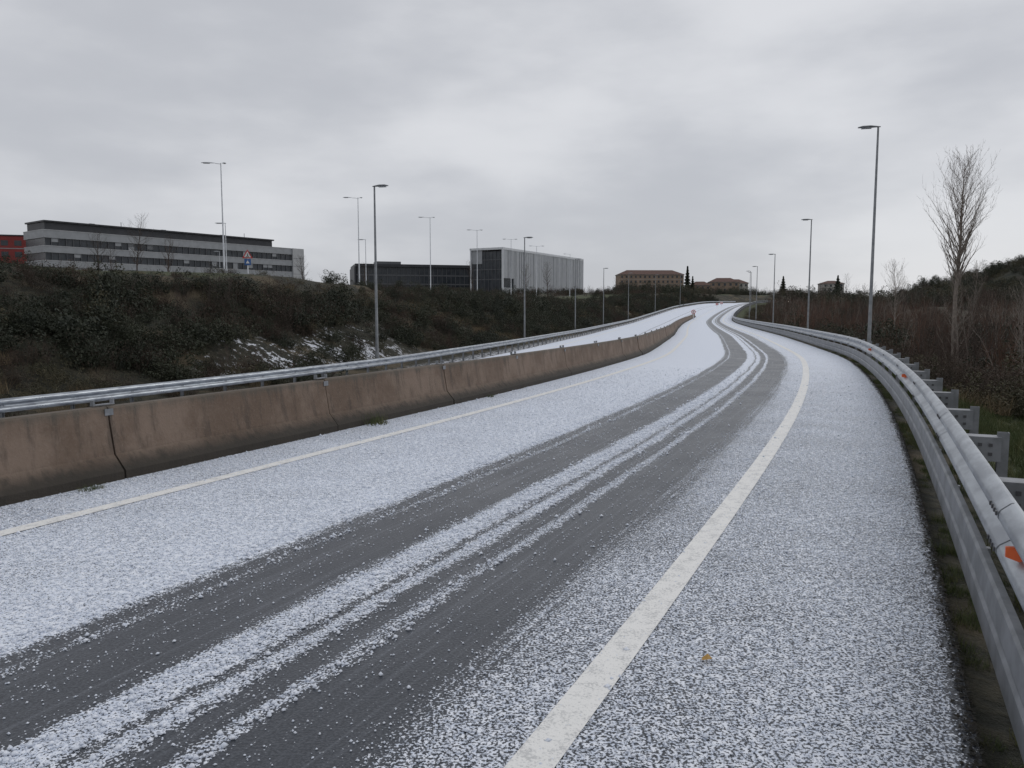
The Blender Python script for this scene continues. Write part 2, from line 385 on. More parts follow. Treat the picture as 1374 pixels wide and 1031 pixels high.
for y in (-3,5.15,15.4,25):
    s=sY(y)-.85 if y>0 else sY(y)
    h=hd(s); t=np.array([math.cos(h),math.sin(h),0]); nl=np.array([-math.sin(h),math.cos(h),0]); c=P(s,-1.845,.64); b=len(rf[0])
    for sx in (-.012,.012):
        for a,z in ((0,-.04),(0,.04),(.075,.024),(.075,-.024)): rf[0].append(c+nl*a+t*(sx+a*.45)+np.array([0,0,z]))
    rf[1].extend([(b,b+1,b+2,b+3),(b+7,b+6,b+5,b+4),(b,b+4,b+5,b+1),(b+1,b+5,b+6,b+2),(b+2,b+6,b+7,b+3),(b+3,b+7,b+4,b)])
mesh_obj('reflectors',rf[0],rf[1],m_or,g)
guardrail('guardrail',17.75,-1,s0-8,sY(330),lambda s:-float(drop(s)),False,False)
# metal coupling brackets over barrier joints
for s in joints:
    if s>s0+60: continue
    acc=([],[])
    oriented_box(acc,s,6.42,.786,.26,.05,.012); oriented_box(acc,s-.12,6.42,.798,.02,.05,.05); oriented_box(acc,s+.12,6.42,.798,.02,.05,.05); oriented_box(acc,s,6.322,.68,.10,.012,.07)
    mesh_obj('barrier_coupling_bracket',acc[0],acc[1],m_galvd)

# ---------------------------------------------------------------- street lamps
m_pole=simple('lamp_pole_steel',(.24,.25,.26),(.17,.18,.19),3,.5,.3)
m_polew=simple('lamp_pole_pale',(.62,.64,.67),(.52,.54,.57),3,.5,.2)
m_lens=simple('lamp_glass',(.45,.47,.5),rough=.2)
def lathe(name,rings,mat,parent,sides=12):
    v=[];f=[]
    for r,z in rings:
        for i in range(sides): a=2*math.pi*i/sides; v.append((r*math.cos(a),r*math.sin(a),z))
    for k in range(len(rings)-1):
        for i in range(sides): j=(i+1)%sides; f.append((k*sides+i,k*sides+j,(k+1)*sides+j,(k+1)*sides+i))
    f.append(tuple(range((len(rings)-1)*sides,len(rings)*sides)))
    return mesh_obj(name,v,f,mat,parent,True)
def head(name,x0,x1,z,w,mat,parent):
    """cobra head lantern along +x"""
    v=[];f=[]
    secs=[(0,.03,.03,.0),(.2,.07,.05,.01),(.45,w/2,.07,.02),(.8,w/2*.95,.065,.02),(1,w/2*.5,.03,.01)]
    n=10
    for t,hw,hh,zo in secs:
        x=x0+(x1-x0)*t
        for i in range(n):
            a=2*math.pi*i/n; y=hw*math.cos(a); q=math.sin(a); v.append((x,y,z+zo+(hh*q if q>0 else hh*.45*q)))
    for k in range(len(secs)-1):
        for i in range(n): j=(i+1)%n; f.append((k*n+i,k*n+j,(k+1)*n+j,(k+1)*n+i))
    f.append(tuple(range(n-1,-1,-1))); f.append(tuple(range((len(secs)-1)*n,len(secs)*n)))
    mesh_obj(name,v,f,mat,parent,True)
    d=x1-x0
    boxes(name+'_lens',[(x0+d*.4 if d>0 else x0+d*.85,x0+d*.85 if d>0 else x0+d*.4,-w*.35,w*.35,z-.045,z-.02)],m_lens,parent)
def street_lamp(x,y,zb,zt,ang,mat=m_pole,arms=((.0,.8),),r=.085,w=.3):
    e=empty('street_lamp',(x,y,zb),ang); h=zt-zb
    lathe('pole',[(r*1.25,-.5),(r*1.25,.45),(r*1.0,.5),(r*.5,h-.05),(r*.45,h+.05)],mat,e)
    lathe('base_plate',[(r*2.1,-.05),(r*2.1,.03),(r*1.3,.05)],mat,e)
    boxes('hatch',[(-.05,.05,-r*1.3-.005,-r*1.2,.55,.85)],m_galvd,e)
    for a0,a1 in arms:
        if abs(a0)>.1:
            v,f=tubes([((0,0,h-.05),(a0,0,h),.03,.025)],6); mesh_obj('arm',v,f,mat,e)
        head('lantern',a0-.1*np.sign(a1-a0) if abs(a0)<.1 else a0,a1,h+.02,w,mat,e)
    return e
for x,y,zt in ((16.6,35.9,10.1),(26.0,68,9.7),(34.4,102,9.2),(41.9,133,9.4),(49.,160,10),(60,195,11.5)):
    s,_=near_sd(x,y); street_lamp(x,y,ground_z(x,y)-.1,zt,hd(s)+math.pi/2,arms=((0,.85),))
for x,y,zt in ((-7.0,40,8.1),(1.1,68,8.15),(8.0,98,8.3),(15.1,128,8.8),(24,160,9.6),(36,195,10.9),(52,240,13)):
    s,_=near_sd(x,y); street_lamp(x,y,ground_z(x,y)-.1,zt,hd(s)-math.pi/2,arms=((0,.75),))
for x,y,zt,ar in ((-27.7,75,15.8,((-.5,-1.8),(.1,.5))),(-42.4,62,11.1,((-.1,-.1+1.3),)),(-20.6,105,16.9,((-.8,-2.),(.2,.6))),(-13.6,130,17.3,((-.8,-2.),(.3,.8))),(-6.7,150,17.3,((-.9,-2.),(.4,1.1))),(-.2,170,17.4,((-.9,-1.9),(.5,1.4))),(6,190,17.6,((-.9,-1.9),(.9,1.9))),(16,215,17.5,((-.9,-1.9),))):
    street_lamp(x,y,ground_z(x,y)-.3,zt,.1,m_polew,ar,r=.09,w=.28)
for x,y,zt in ((-31.5,86,11.4),(-21,112,12.0),(-60,160,14)):
    street_lamp(x,y,ground_z(x,y)-.3,zt,.1,m_polew,((-.0,-1.1),),r=.07,w=.25)

# ---------------------------------------------------------------- traffic signs
m_red=simple('sign_red',(.55,.03,.03),rough=.4); m_white=simple('sign_white',(.75,.75,.75),rough=.4); m_blue=simple('sign_blue',(.03,.12,.35),rough=.4); m_black=simple('sign_black',(.02,.02,.02),rough=.4)
def poly_plate(name,pts,y,mat,parent,th=.01):
    n=len(pts); v=[(x,y,z) for x,z in pts]+[(x,y+th,z) for x,z in pts]
    f=[tuple(range(n)),tuple(range(2*n-1,n-1,-1))]+[(i,i+n,(i+1)%n+n,(i+1)%n) for i in range(n)]
    return mesh_obj(name,v,f,mat,parent)
def ngon(r,n,z,rot=0): return [(r*math.sin(2*math.pi*i/n+rot),z+r*math.cos(2*math.pi*i/n+rot)) for i in range(n)]
X,Y=-25.6,75.5; gz0=ground_z(X,Y); e=empty('traffic_sign',(X,Y,gz0),.3)
lathe('post',[(.05,-.5),(.05,3.2)],m_polew,e,8)
zt=3.0
poly_plate('triangle_border',ngon(.56,3,zt-.1),-.08,m_red,e); poly_plate('triangle_face',ngon(.38,3,zt-.1),-.092,m_white,e)
boxes('pictogram',[(-.03,.03,-.104,-.095,zt-.2,zt+.08),(-.1,-.03,-.104,-.095,zt-.25,zt-.18),(.03,.1,-.104,-.095,zt-.25,zt-.18)],m_black,e)
boxes('blue_panel',[(-.3,.3,-.08,-.07,zt-1.05,zt-.45)],m_blue,e); poly_plate('blue_panel_triangle',ngon(.2,3,zt-.78),-.092,m_white,e)
X,Y=35.6,152; e=empty('traffic_sign',(X,Y,float(zr(sY(152)))),-.2)
lathe('post',[(.06,-.5),(.06,1.7)],m_polew,e,8)
poly_plate('disc_border',ngon(.42,24,1.5),-.08,m_red,e); poly_plate('disc_face',ngon(.32,24,1.5),-.092,m_white,e); boxes('arrow',[(-.05,.05,-.104,-.095,1.35,1.65)],m_red,e)
# chevron boards at far bend
for y,d in ((232,6.3),(246,6.3)):
    s=sY(y); c=P(s,d,0); e=empty('chevron_sign',c,-.3)
    lathe('post',[(.05,-.3),(.05,1.1)],m_polew,e,6); boxes('board',[(-.45,.45,-.09,-.06,.6,1.3)],m_white,e); boxes('stripe',[(-.3,-.1,-.105,-.092,.62,1.28),(.1,.3,-.105,-.092,.62,1.28)],m_red,e)

# ---------------------------------------------------------------- buildings
m_lgrey=simple('light_grey_cladding',(.33,.345,.365),(.28,.295,.31),.6,.5)
m_pgrey=simple('pale_cladding',(.46,.47,.48),(.40,.41,.42),.6,.5)
m_dgrey=simple('dark_cladding',(.022,.024,.03),(.035,.037,.043),.6,.5)
m_glass=simple('window_glass',(.02,.026,.034),(.045,.052,.06),.4,.25)
m_mull=simple('mullion',(.11,.115,.125),rough=.5)
def frame(name,p0,p1,z):
    a=math.atan2(p1[1]-p0[1],p1[0]-p0[0]); return empty(name,(p0[0],p0[1],z),a),math.hypot(p1[0]-p0[0],p1[1]-p0[1])
# office block: local x along facade, +y away from road
e,Lb=frame('office_building',(-106,177),(-62.6,234),0); dp=11.
boxes('core',[(0.3,Lb-.3,.3,dp-.3,0,19.9)],m_glass,e)
boxes('spandrel_bands',[(0,Lb-4,0,dp,a,b) for a,b in [(18.5,20.2),(15.2,16.6),(11.9,13.3),(0,9.9)]],m_lgrey,e)
boxes('band_caps',[(-.05,Lb-4,-.06,dp+.05,a,a+.15) for a in (20.2,16.6,13.3)],m_pgrey,e)
boxes('end_wall',[(Lb-4,Lb,-.3,dp+.1,0,20.35)],m_pgrey,e)
boxes('end_wall_joints',[(Lb-3.98,Lb-.02,-.32,-.295,z,z+.08) for z in (10.5,12.8,15.1,17.4)],m_mull,e)
WR=((16.75,18.5),(13.45,15.2),(9.9,11.9))
boxes('mullions',[(x,x+.12,.1,.28,a,b) for x in np.arange(1.5,Lb-4,1.6) for a,b in WR],m_mull,e)
boxes('window_blinds',[(x,x+1.44,.2,.27,a+(b-a)*random.choice([.3,.5,.02]),b-.01) for a,b in WR for x in [1.64+1.6*random.randrange(0,38) for _ in range(8)] if x<Lb-8],m_lgrey,e)
boxes('roof_storey',[(0.5,Lb-10.5,.6,dp-1,20.35,22.1)],m_dgrey,e)
boxes('roof_storey_fascia',[(0.2,Lb-10,.2,dp-.5,22.1,22.45)],m_dgrey,e)
boxes('roof_vents',[(x,x+1.2,4,5.5,22.45,22.95) for x in (12,30,47)]+[(x,x+.1,5,5.1,22.45,24.0) for x in (20,55)],m_mull,e)
# red building
e,Lr=frame('red_building',(-146,190),(-121,197),0)
m_redb=simple('red_cladding',(.27,.03,.027),(.21,.026,.022),.5,.6)
boxes('walls',[(0,Lr,0,12,0,20.6)],m_redb,e)
boxes('windows',[(x,x+1.6,-.06,.02,z,z+1.3) for x in np.arange(1,Lr-1,3) for z in (15.4,18.2)],m_glass,e)
boxes('cornice',[(-.2,Lr+.2,-.2,12.2,20.6,20.9)],m_dgrey,e); boxes('string_course',[(-.05,Lr+.05,-.05,12.05,17.4,17.6)],m_lgrey,e)
# low dark glass building
e,Lg=frame('glass_office_building',(-60,300),(-17,312),0)
boxes('core',[(0.2,Lg-.2,.2,25,0,19.0)],m_glass,e)
boxes('roof_slab',[(-.4,Lg+.4,-.8,25.4,19.0,20.1)],m_dgrey,e)
boxes('side_portal',[(-.8,-.1,-.8,25,0,19.0),(Lg+.1,Lg+.6,-.8,25,0,19.0)],m_dgrey,e)
boxes('floor_bands',[(0,Lg,0,.19,z,z+.5) for z in (12.2,15.6)],m_mull,e)
boxes('mullions',[(x,x+.18,-.1,.15,8,12.15) for x in np.arange(1,Lg-1,1.8)]+[(x,x+.18,-.1,.15,12.75,15.55) for x in np.arange(1,Lg-1,1.8)]+[(x,x+.18,-.1,.15,16.15,18.95) for x in np.arange(1,Lg-1,1.8)],m_mull,e)
boxes('lower_wall',[(0,Lg,-.2,.1,0,11.3)],m_dgrey,e)
boxes('roof_plant',[(8,18,6,14,20.1,21.5)],m_mull,e)
# white finned building
m_fin=simple('white_fins',(.64,.66,.68),(.58,.60,.63),.5,.5)
e,Lf=frame('finned_building',(-2.9,250),(28.2,307),0); wd=12.5; T=22.3
boxes('core',[(.6,Lf-.3,.6,wd-.4,0,T-1.2)],m_glass,e)
boxes('frame',[(0,Lf,0,.5,T-.7,T),(0,.5,.5,wd,T-.7,T),(0,Lf,wd-.3,wd,T-.7,T),(0,.5,0,.5,0,T-.7),(0,.5,wd-.5,wd-.1,0,T-.7),(Lf-.4,Lf,0,wd-.3,0,T-.7),(0.5,Lf-.4,.5,wd-.3,T-.6,T-.3)],m_fin,e)
fins=[];x=.9
while x<Lf-1: 
    fins.append((x,x+.28,.0,.55,9.5 if x>8 else 12.5,T-.7)); x+=random.choice([.7,.9,.9,1.25])
boxes('fins',fins,m_fin,e)
boxes('plinth',[(.5,Lf-.4,.1,.59,0,9.5)],m_lgrey,e)
boxes('end_mullions',[(.42,.59,y,y+.12,8,T-.7) for y in np.arange(1.4,wd-.6,1.4)]+[(.44,.59,.5,wd-.6,z,z+.25) for z in (12,15.2,18.3)],m_mull,e)
boxes('end_panel',[(.35,.58,wd-4.5,wd-.6,17.2,T-.7)],m_lgrey,e)
# distant institutional building with tiled roof
m_tan=simple('tan_render',(.27,.20,.15),(.21,.16,.12),.3,.8); m_tile=simple('roof_tiles',(.12,.065,.05),(.09,.05,.04),.8,.85)
m_wht=simple('white_render',(.38,.36,.33),(.32,.31,.29),.3,.8)
def house(name,x,y,L_,W_,z0,h,rh,rot,wall,wins,floors):
    e=empty(name,(x,y,0),rot)
    boxes('walls',[(0,L_,0,W_,z0-10,z0+h)],wall,e)
    o_=.6; zr_=z0+h
    v=[(-o_,-o_,zr_),(L_+o_,-o_,zr_),(L_+o_,W_+o_,zr_),(-o_,W_+o_,zr_),(W_*.4,W_/2,zr_+rh),(L_-W_*.4,W_/2,zr_+rh)]
    mesh_obj('roof',v,[(0,1,5,4),(1,2,5),(2,3,4,5),(3,0,4),(3,2,1,0)],m_tile,e)
    st=L_/wins; fh=h/floors
    boxes('windows',[(st*i+st*.3,st*i+st*.7,-.05,.05,z0+fh*j+fh*.3,z0+fh*j+fh*.75) for i in range(wins) for j in range(floors)],m_glass,e)
    boxes('cornice',[(-.2,L_+.2,-.2,W_+.2,zr_-.4,zr_-.02)],m_wht,e)
    if floors>2: boxes('string_courses',[(-.08,L_+.08,-.08,.02,z0+fh*j-.1,z0+fh*j+.1) for j in range(1,floors)],m_wht,e)
house('institute_building',66.5,480,40,14,15.5,9,3,.05,m_tan,14,3)
house('tile_roof_house',120,470,17,11,13,6.5,2.6,-.1,m_tan,5,2)
house('tile_roof_house',140,500,13,10,14,6,2.6,.2,m_wht,4,2)
house('tile_roof_house',104,455,12,9,11,6,2.3,-.2,m_tan,4,2)
house('white_house',182,455,12,10,13,5,1.8,-.1,m_wht,4,2)
house('white_house',193,475,9,9,12,5,1.8,.1,m_wht,3,2)

# ---------------------------------------------------------------- distant car with lights on
m_car=simple('car_paint',(.25,.26,.28),rough=.3); m_tyre=simple('tyre',(.02,.02,.02),rough=.8)
sc_=sY(352); c=P(sc_,3.2,0); e=empty('car',c,hd(sc_)+math.pi)
sil=[(-2.1,.35),(-2.1,.8),(-1.7,.95),(-1.1,1.4),(.4,1.42),(1.1,.98),(2.0,.82),(2.15,.6),(2.15,.35)]
n=len(sil); v=[(x,-.85,z) for x,z in sil]+[(x,.85,z) for x,z in sil]
mesh_obj('body',v,[tuple(range(n)),tuple(range(2*n-1,n-1,-1))]+[(i,i+n,(i+1)%n+n,(i+1)%n) for i in range(n)],m_car,e)
boxes('windows',[(-1.2,.5,-.87,.87,.98,1.3)],m_glass,e)
for wx in (-1.35,1.4):
    for wy in (-.8,.8):
        v,f=tubes([((wx,wy-.1,.33),(wx,wy+.1,.33),.33,.33)],14); mesh_obj('wheel',v,f,m_tyre,e)
mh,nt,b=new_mat('headlight'); b.inputs['Emission Color'].default_value=(1,.93,.8,1); b.inputs['Emission Strength'].default_value=30
boxes('headlights',[(2.1,2.18,-.78,-.38,.55,.8),(2.1,2.18,.38,.78,.55,.8)],mh,e)

# ---------------------------------------------------------------- vegetation
m_leafd=simple('dark_leaf',(.012,.018,.009),(.038,.042,.02),2.5,.7,objrand=True)
m_leafo=simple('olive_leaf',(.04,.042,.02),(.085,.072,.038),2.5,.75,objrand=True)
m_brown=simple('dead_bramble',(.075,.048,.033),(.036,.028,.02),2.5,.85,objrand=True)
m_twig=simple('twig_bark',(.10,.07,.055),(.05,.04,.034),2.0,.9,objrand=True)
m_rust=simple('rusty_twig',(.14,.068,.042),(.075,.046,.034),2.0,.9,objrand=True)
m_bark=simple('pale_bark',(.26,.22,.19),(.15,.13,.11),6,.9)
m_grassb=simple('grass_blade',(.045,.07,.018),(.11,.11,.04),3,.7)
m_dry=simple('dry_grass',(.18,.135,.078),(.10,.078,.046),3,.85,objrand=True)
def leaf_cloud(nclump,per,size,zscale=.6,seed=1,flat=.0):
    r=np.random.default_rng(seed)
    cc=r.normal(0,.38,(nclump,3)); cc[:,2]=np.abs(cc[:,2])*zscale*1.6+.12; cr=r.uniform(.12,.3,nclump)
    idx=np.repeat(np.arange(nclump),per); k=len(idx)
    dirs=r.normal(0,1,(k,3)); dirs/=np.linalg.norm(dirs,axis=1,keepdims=True)
    C=cc[idx]+dirs*(cr[idx]*r.uniform(.5,1.1,k)**.5)[:,None]; C[:,2]=np.maximum(C[:,2],.0)
    a=r.normal(0,1,(k,3)); a/=np.linalg.norm(a,axis=1,keepdims=True); b=np.cross(a,r.normal(0,1,(k,3))); b/=np.linalg.norm(b,axis=1,keepdims=True)
    s=r.uniform(.5,1.3,k)[:,None]*size
    V=np.stack([C-a*s,C+b*s*.5,C+a*s,C-b*s*.5],1)
    return V.reshape(-1,3),np.arange(4*k).reshape(-1,4)
def twig_cloud(stems,seed,h=1.,spread=.5,r=.008,sub=7,lean=.3):
    q=random.Random(seed); segs=[]
    for _ in range(stems):
        a=q.uniform(0,6.28); R=q.uniform(0,spread)**1; p=np.array([math.cos(a)*R,math.sin(a)*R,-.05])
        d=np.array([q.gauss(0,lean),q.gauss(0,lean),1.]); hh=h*q.uniform(.4,1); n=5; rr=r*q.uniform(.6,1.2)
        for k in range(n):
            d=d+np.array([q.gauss(0,.15),q.gauss(0,.15),.1]); dn=d/np.linalg.norm(d); p2=p+dn*hh/n
            segs.append((p,p2,rr*(1-k/n*.8),rr*(1-(k+1)/n*.8)))
            if k>0:
                for _2 in range(q.randint(1,max(1,sub//4+1))):
                    dd_=dn+np.array([q.gauss(0,.6),q.gauss(0,.6),q.uniform(0,.4)]); dd_/=np.linalg.norm(dd_); ll=hh*q.uniform(.1,.3)
                    p3=p2+dd_*ll; segs.append((p2,p3,rr*.4,rr*.15))
                    d3=dd_+np.array([q.gauss(0,.5),q.gauss(0,.5),.3]); d3/=np.linalg.norm(d3); segs.append((p2+dd_*ll*.5,p2+dd_*ll*.5+d3*ll*.6,rr*.25,rr*.1))
            p=p2
    return tubes(segs,3)
def cat(A,B): return np.concatenate([A[0],B[0]]),np.concatenate([A[1],B[1]+len(A[0])])
shr_d=[np_mesh('shrub_leaves',*cat(leaf_cloud(24,75,.038,.55,i),twig_cloud(14,300+i,1.0,.5,.008,5,.4)),m_leafd) for i in range(5)]
shr_o=[np_mesh('shrub_olive',*cat(leaf_cloud(22,50,.035,.5,20+i),twig_cloud(20,400+i,.9,.5,.007,5,.4)),m_leafo) for i in range(4)]
shr_b=[np_mesh('bramble',*cat(leaf_cloud(18,35,.028,.5,40+i),twig_cloud(46,i,.95,.6,.008,7,.55)),m_brown) for i in range(5)]
twg=[np_mesh('twigs',*twig_cloud(36,60+i,1.,.5,.007,9,.26),m_twig) for i in range(5)]
twr=[np_mesh('rusty_twigs',*twig_cloud(30,80+i,1.,.5,.006,9,.24),m_rust) for i in range(4)]
sap=[np_mesh('sapling',*twig_cloud(5,90+i,1.,.35,.006,14,.12),m_bark) for i in range(5)]
def blades(n,w,h,rad,seed):
    r=np.random.default_rng(seed); a=r.uniform(0,6.28,n); R=rad*np.sqrt(r.random(n)); B=np.stack([R*np.cos(a),R*np.sin(a),-.02+0*a],-1)
    t=r.uniform(0,6.28,n); side=np.stack([np.cos(t),np.sin(t),0*t],-1)*w; hh=h*r.uniform(.5,1.1,n)
    tip=B+np.stack([r.normal(0,.35,n)*hh,r.normal(0,.35,n)*hh,hh],-1)
    V=np.stack([B-side,B+side,tip],1).reshape(-1,3); return V,np.arange(3*n).reshape(-1,3)
dry=[np_mesh('dry_tuft',*blades(260,.008,.5,.5,i),m_dry) for i in range(3)]
tuf=[np_mesh('grass_tuft',*blades(120,.0035,.14,.13,i+9),m_grassb) for i in range(4)]
def inst(parent,me,loc,sc,sz=None):
    o=bpy.data.objects.new(me.name,me); o.location=loc; o.rotation_euler=(random.gauss(0,.08),random.gauss(0,.08),random.uniform(0,6.28))
    o.scale=(sc,sc,sz or sc*random.uniform(.8,1.2)); link(o,parent)
# left bank scrub
bank=empty('bank_shrubs'); cnt=0
for _ in range(4600):
    u_=random.random(); s=s0+4+(330)*u_**1.6; d=random.uniform(19.0,31)
    patch=math.sin(s*.11+d*.35)+math.sin(s*.047+1.3)+.7*math.sin(d*.8+s*.23)
    if d>28.0 and random.random()<.6: continue
    z=float(zr(s)+landz(np.array(d),np.array(s)))-.08
    bare=(20.0<d<22.8 and s0+25<s<s0+43)
    if bare and random.random()<.85: continue
    if d<19.8 and (s>s0+30 or random.random()<.4): continue
    c=P(s,d); big=random.uniform(.45,1.15)*(1+.45*min(1,(s-s0)/120))
    if random.random()<.07: big*=1.6
    if d>27: big*=.6
    r_=random.random()
    if patch>1.0: me=random.choice(dry) if r_<.45 else random.choice(shr_b+shr_o); big*=.75
    elif patch>-.1: me=random.choice(shr_b) if r_<.4 else random.choice(twg+shr_o if r_<.55 else shr_d)
    else: me=random.choice(shr_d) if r_<.68 else random.choice(shr_b+shr_o if r_<.88 else shr_b+twg)
    inst(bank,me,(c[0],c[1],z),big)
# right side thicket: patchy mix of scrub, dead stems and saplings
th=empty('roadside_thicket')
for _ in range(2900):
    s=s0-2+(300)*random.random()**1.35; d=-random.choice([random.uniform(7.5,20),random.uniform(7.5,45),random.uniform(12,90)])
    if s<s0+28 and d>-9.5: continue
    c=P(s,d); z=float(zr(s)+prof(np.array(d),np.array(s)))-.15
    pt=math.sin(c[0]*.23+1)+math.sin(c[1]*.19+c[0]*.07)+.6*math.sin(c[0]*.6-c[1]*.45)
    hv=.80+.22*math.sin(c[0]*.31+c[1]*.17)+.12*math.sin(c[1]*.7)+(.22 if -d>20 else 0)+(.2 if -d>45 else 0)
    r_=random.random()
    if pt>.7:
        if r_<.5: inst(th,random.choice(shr_d),(c[0],c[1],z),random.uniform(1.3,2.8))
        elif r_<.75: inst(th,random.choice(shr_b),(c[0],c[1],z),random.uniform(1.4,2.7))
        else: inst(th,random.choice(twg),(c[0],c[1],z),random.uniform(1.6,2.4),random.uniform(2.4,4)*hv)
    elif pt>-.6:
        if r_<.30: inst(th,random.choice(shr_b+shr_o+shr_d),(c[0],c[1],z),random.uniform(1.3,2.6))
        elif r_<.60: inst(th,random.choice(twr),(c[0],c[1],z),random.uniform(1.5,2.6),random.uniform(2.6,5.0)*hv)
        elif r_<.87: inst(th,random.choice(twg),(c[0],c[1],z),random.uniform(1.5,2.6),random.uniform(2.6,5.2)*hv)
        else: inst(th,random.choice(sap),(c[0],c[1],z),random.uniform(2.,4),random.uniform(4,6.2)*hv)
    else:
        if r_<.30: inst(th,random.choice(shr_b+dry+shr_o),(c[0],c[1],z),random.uniform(1.2,2.3))
        elif r_<.75: inst(th,random.choice(twr),(c[0],c[1],z),random.uniform(1.5,2.6),random.uniform(2.4,4.6)*hv)
        else: inst(th,random.choice(sap),(c[0],c[1],z),random.uniform(2.,4),random.uniform(4,6.)*hv)
for _ in range(460):   # low scrub directly behind the rail
    s=s0+24+270*random.random()**1.3; d=-random.uniform(4.2,9); c=P(s,d); z=float(zr(s)+prof(np.array(d),np.array(s)))-.1
    inst(th,random.choice(shr_o+shr_b+dry+twg+shr_b),(c[0],c[1],z),random.uniform(.7,1.6))
# grass
gr=empty('verge_grass')
for _ in range(2300):
    s=s0+.5+32*random.random()**1.4; d=-random.choice([random.uniform(1.7,8.5),random.uniform(2,8.5)]); c=P(s,d); z=float(landz(np.array(d),np.array(s)))
    inst(gr,random.choice(tuf),(c[0],c[1],z-.01),random.uniform(.3,.6) if d>-2.2 else random.uniform(.9,2.2))
for _ in range(420):
    s=s0+.5+40*random.random()**1.3; d=-random.uniform(1.60,1.9); c=P(s,d)
    if math.sin(s*2.1)+math.sin(s*.9+1)<-.5: continue
    inst(gr,random.choice(tuf),(c[0],c[1],-.05),random.uniform(.3,.85))
# small weeds at barrier foot
for s_,d_,k_ in ((sY(11.2)-1.6,6.02,1.6),(sY(7.9)-3.1,5.98,.7),(sY(16)-2.4,6.03,.6)):
    c=P(s_,d_); e=empty('weed',c)
    inst(e,random.choice(tuf),(0,0,0),k_); inst(e,random.choice(tuf),(.06,.08,0),k_*.7)
# dark organic debris along the asphalt edge
k=9000; s=s0+1.5+40*rng.random(k)**1.5; d=-1.60+np.abs(rng.normal(0,.035,k))-.03; C=P(s,d); C[:,2]+=.004
r=rng.uniform(.006,.018,k); a=rng.uniform(0,6.28,k)
off=np.stack([np.stack([np.cos(a+q)*r*w_,np.sin(a+q)*r*w_,rng.uniform(0,.008,k)],-1) for q,w_ in ((0,1),(1.6,.5),(3.14,1),(4.7,.5))],1)
link(bpy.data.objects.new('leaf_litter',np_mesh('leaf_litter',(C[:,None]+off).reshape(-1,3),np.arange(4*k).reshape(-1,4),simple('leaf_litter',(.03,.024,.016),(.014,.013,.01),5,.9))))
# fallen leaf
mesh_obj('fallen_leaf',[(.97,3.80,.022),(1.0,3.79,.03),(1.03,3.815,.024),(1.015,3.85,.035),(.985,3.84,.02)],[(0,1,2,3,4)],simple('yellow_leaf',(.45,.25,.04),rough=.6))

# bare trees
def bare_tree(seed,h,r,fast=.35,nb=34,start=.25,top=1.0):
    q=random.Random(seed); segs=[];thin=[]
    def U(v): return v/np.linalg.norm(v)
    def grow(p,d,ln,rad,lev,n):
        sg=ln/n
        for k in range(n):
            up=np.array([0,0,.12 if lev else .03])
            d=U(d+np.array([q.gauss(0,.07+.03*lev) for _ in range(3)])+up); p2=p+d*sg
            r0=rad*(1-k/n*.75); r1=rad*(1-(k+1)/n*.75); (segs if lev<2 else thin).append((p,p2,r0,r1)); 
            if lev>0 and lev<3:
                for _ in range(q.randint(1,2)):
                    sd=np.array([q.gauss(0,1),q.gauss(0,1),q.gauss(.3,.5)]); dd_=U(d*1.0+U(sd)*.6); grow(p2,dd_,ln*q.uniform(.25,.45),max(r1*.55,.005),lev+1,3)
            p=p2
    n=14; p=np.zeros(3); d=np.array([0,0,1.]); pts=[p]
    for k in range(n):
        d=U(d+np.array([q.gauss(0,.035),q.gauss(0,.035),.05])); p2=p+d*h/n; segs.append((p,p2,r*(1-k/n*.93),r*(1-(k+1)/n*.93))); p=p2; pts.append(p)
    for b_ in range(nb):
        t=start+(1-start)*(b_+q.random())/nb*.97; kk=min(n-1,int(t*n)); f=t*n-kk; p=pts[kk]*(1-f)+pts[kk+1]*f
        a=b_*2.4+q.uniform(-.4,.4); d=U(np.array([math.cos(a)*fast,math.sin(a)*fast,1.-fast*.6])*1.0)
        env=math.sin(math.pi*min(1,(t-start)/(1-start)*.85+.18))
        grow(p,d,h*(.07+.17*env)*q.uniform(.7,1.1),max(.008,r*(1-t)*.45),1,5)
    A=tubes(segs,5); B=tubes(thin,3); return cat(A,B)
def tree(name,x,y,h,r,seed,mat=m_bark,zb=None,**k):
    V,F=bare_tree(seed,h,r,**k); o=bpy.data.objects.new(name,np_mesh(name,V,F,mat,True)); o.location=(x,y,ground_z(x,y)-.2 if zb is None else zb); link(o); return o
tree('bare_tree',23.0,40,11.0,.15,3,fast=.46,nb=74,start=.42)
tree('bare_tree',24.6,42,6.0,.08,5,fast=.4,nb=22,start=.3)
tree('bare_tree',22.2,38.5,5.2,.07,6,fast=.45,nb=18,start=.3)
tree('bare_tree',34.6,70,8.0,.10,8,fast=.6,nb=34,start=.35)
tree('bare_tree',29,38,6.2,.06,11,fast=.4,nb=22,start=.2)
tree('bare_tree',20.6,31,4.6,.05,12,fast=.45,nb=20,start=.2)
tree('bare_tree',25.5,33.5,5.2,.05,13,fast=.4,nb=20,start=.2)
for i,(x,y,h,f) in enumerate(((-53,110,10.4,.85),(-58.5,110,7.8,.7),(-49.5,112,7.6,.7),(-92,150,7,.7),(-72,140,7.5,.7),(-40,150,7.5,.7),(3,182,8,.8),(9,195,9,.8),(-10,200,9,.8),(-36,190,8,.8))):
    tree('bare_tree',x,y,h,.13,30+i,m_twig,fast=f,nb=34,start=.3)
for i,(x,y,h) in enumerate(((112,260,12),(100,250,9),(84,215,7),(150,300,12),(58,128,8),(70,150,9),(86,170,9.5),(95,150,8.5),(66,108,7),(52,78,6.5),(48,60,6.3),(38,48,6),(60,75,7.5),(72,90,8))):
    tree('bare_tree',x,y,h,.1,60+i,m_twig,fast=.6,nb=30,start=.25)
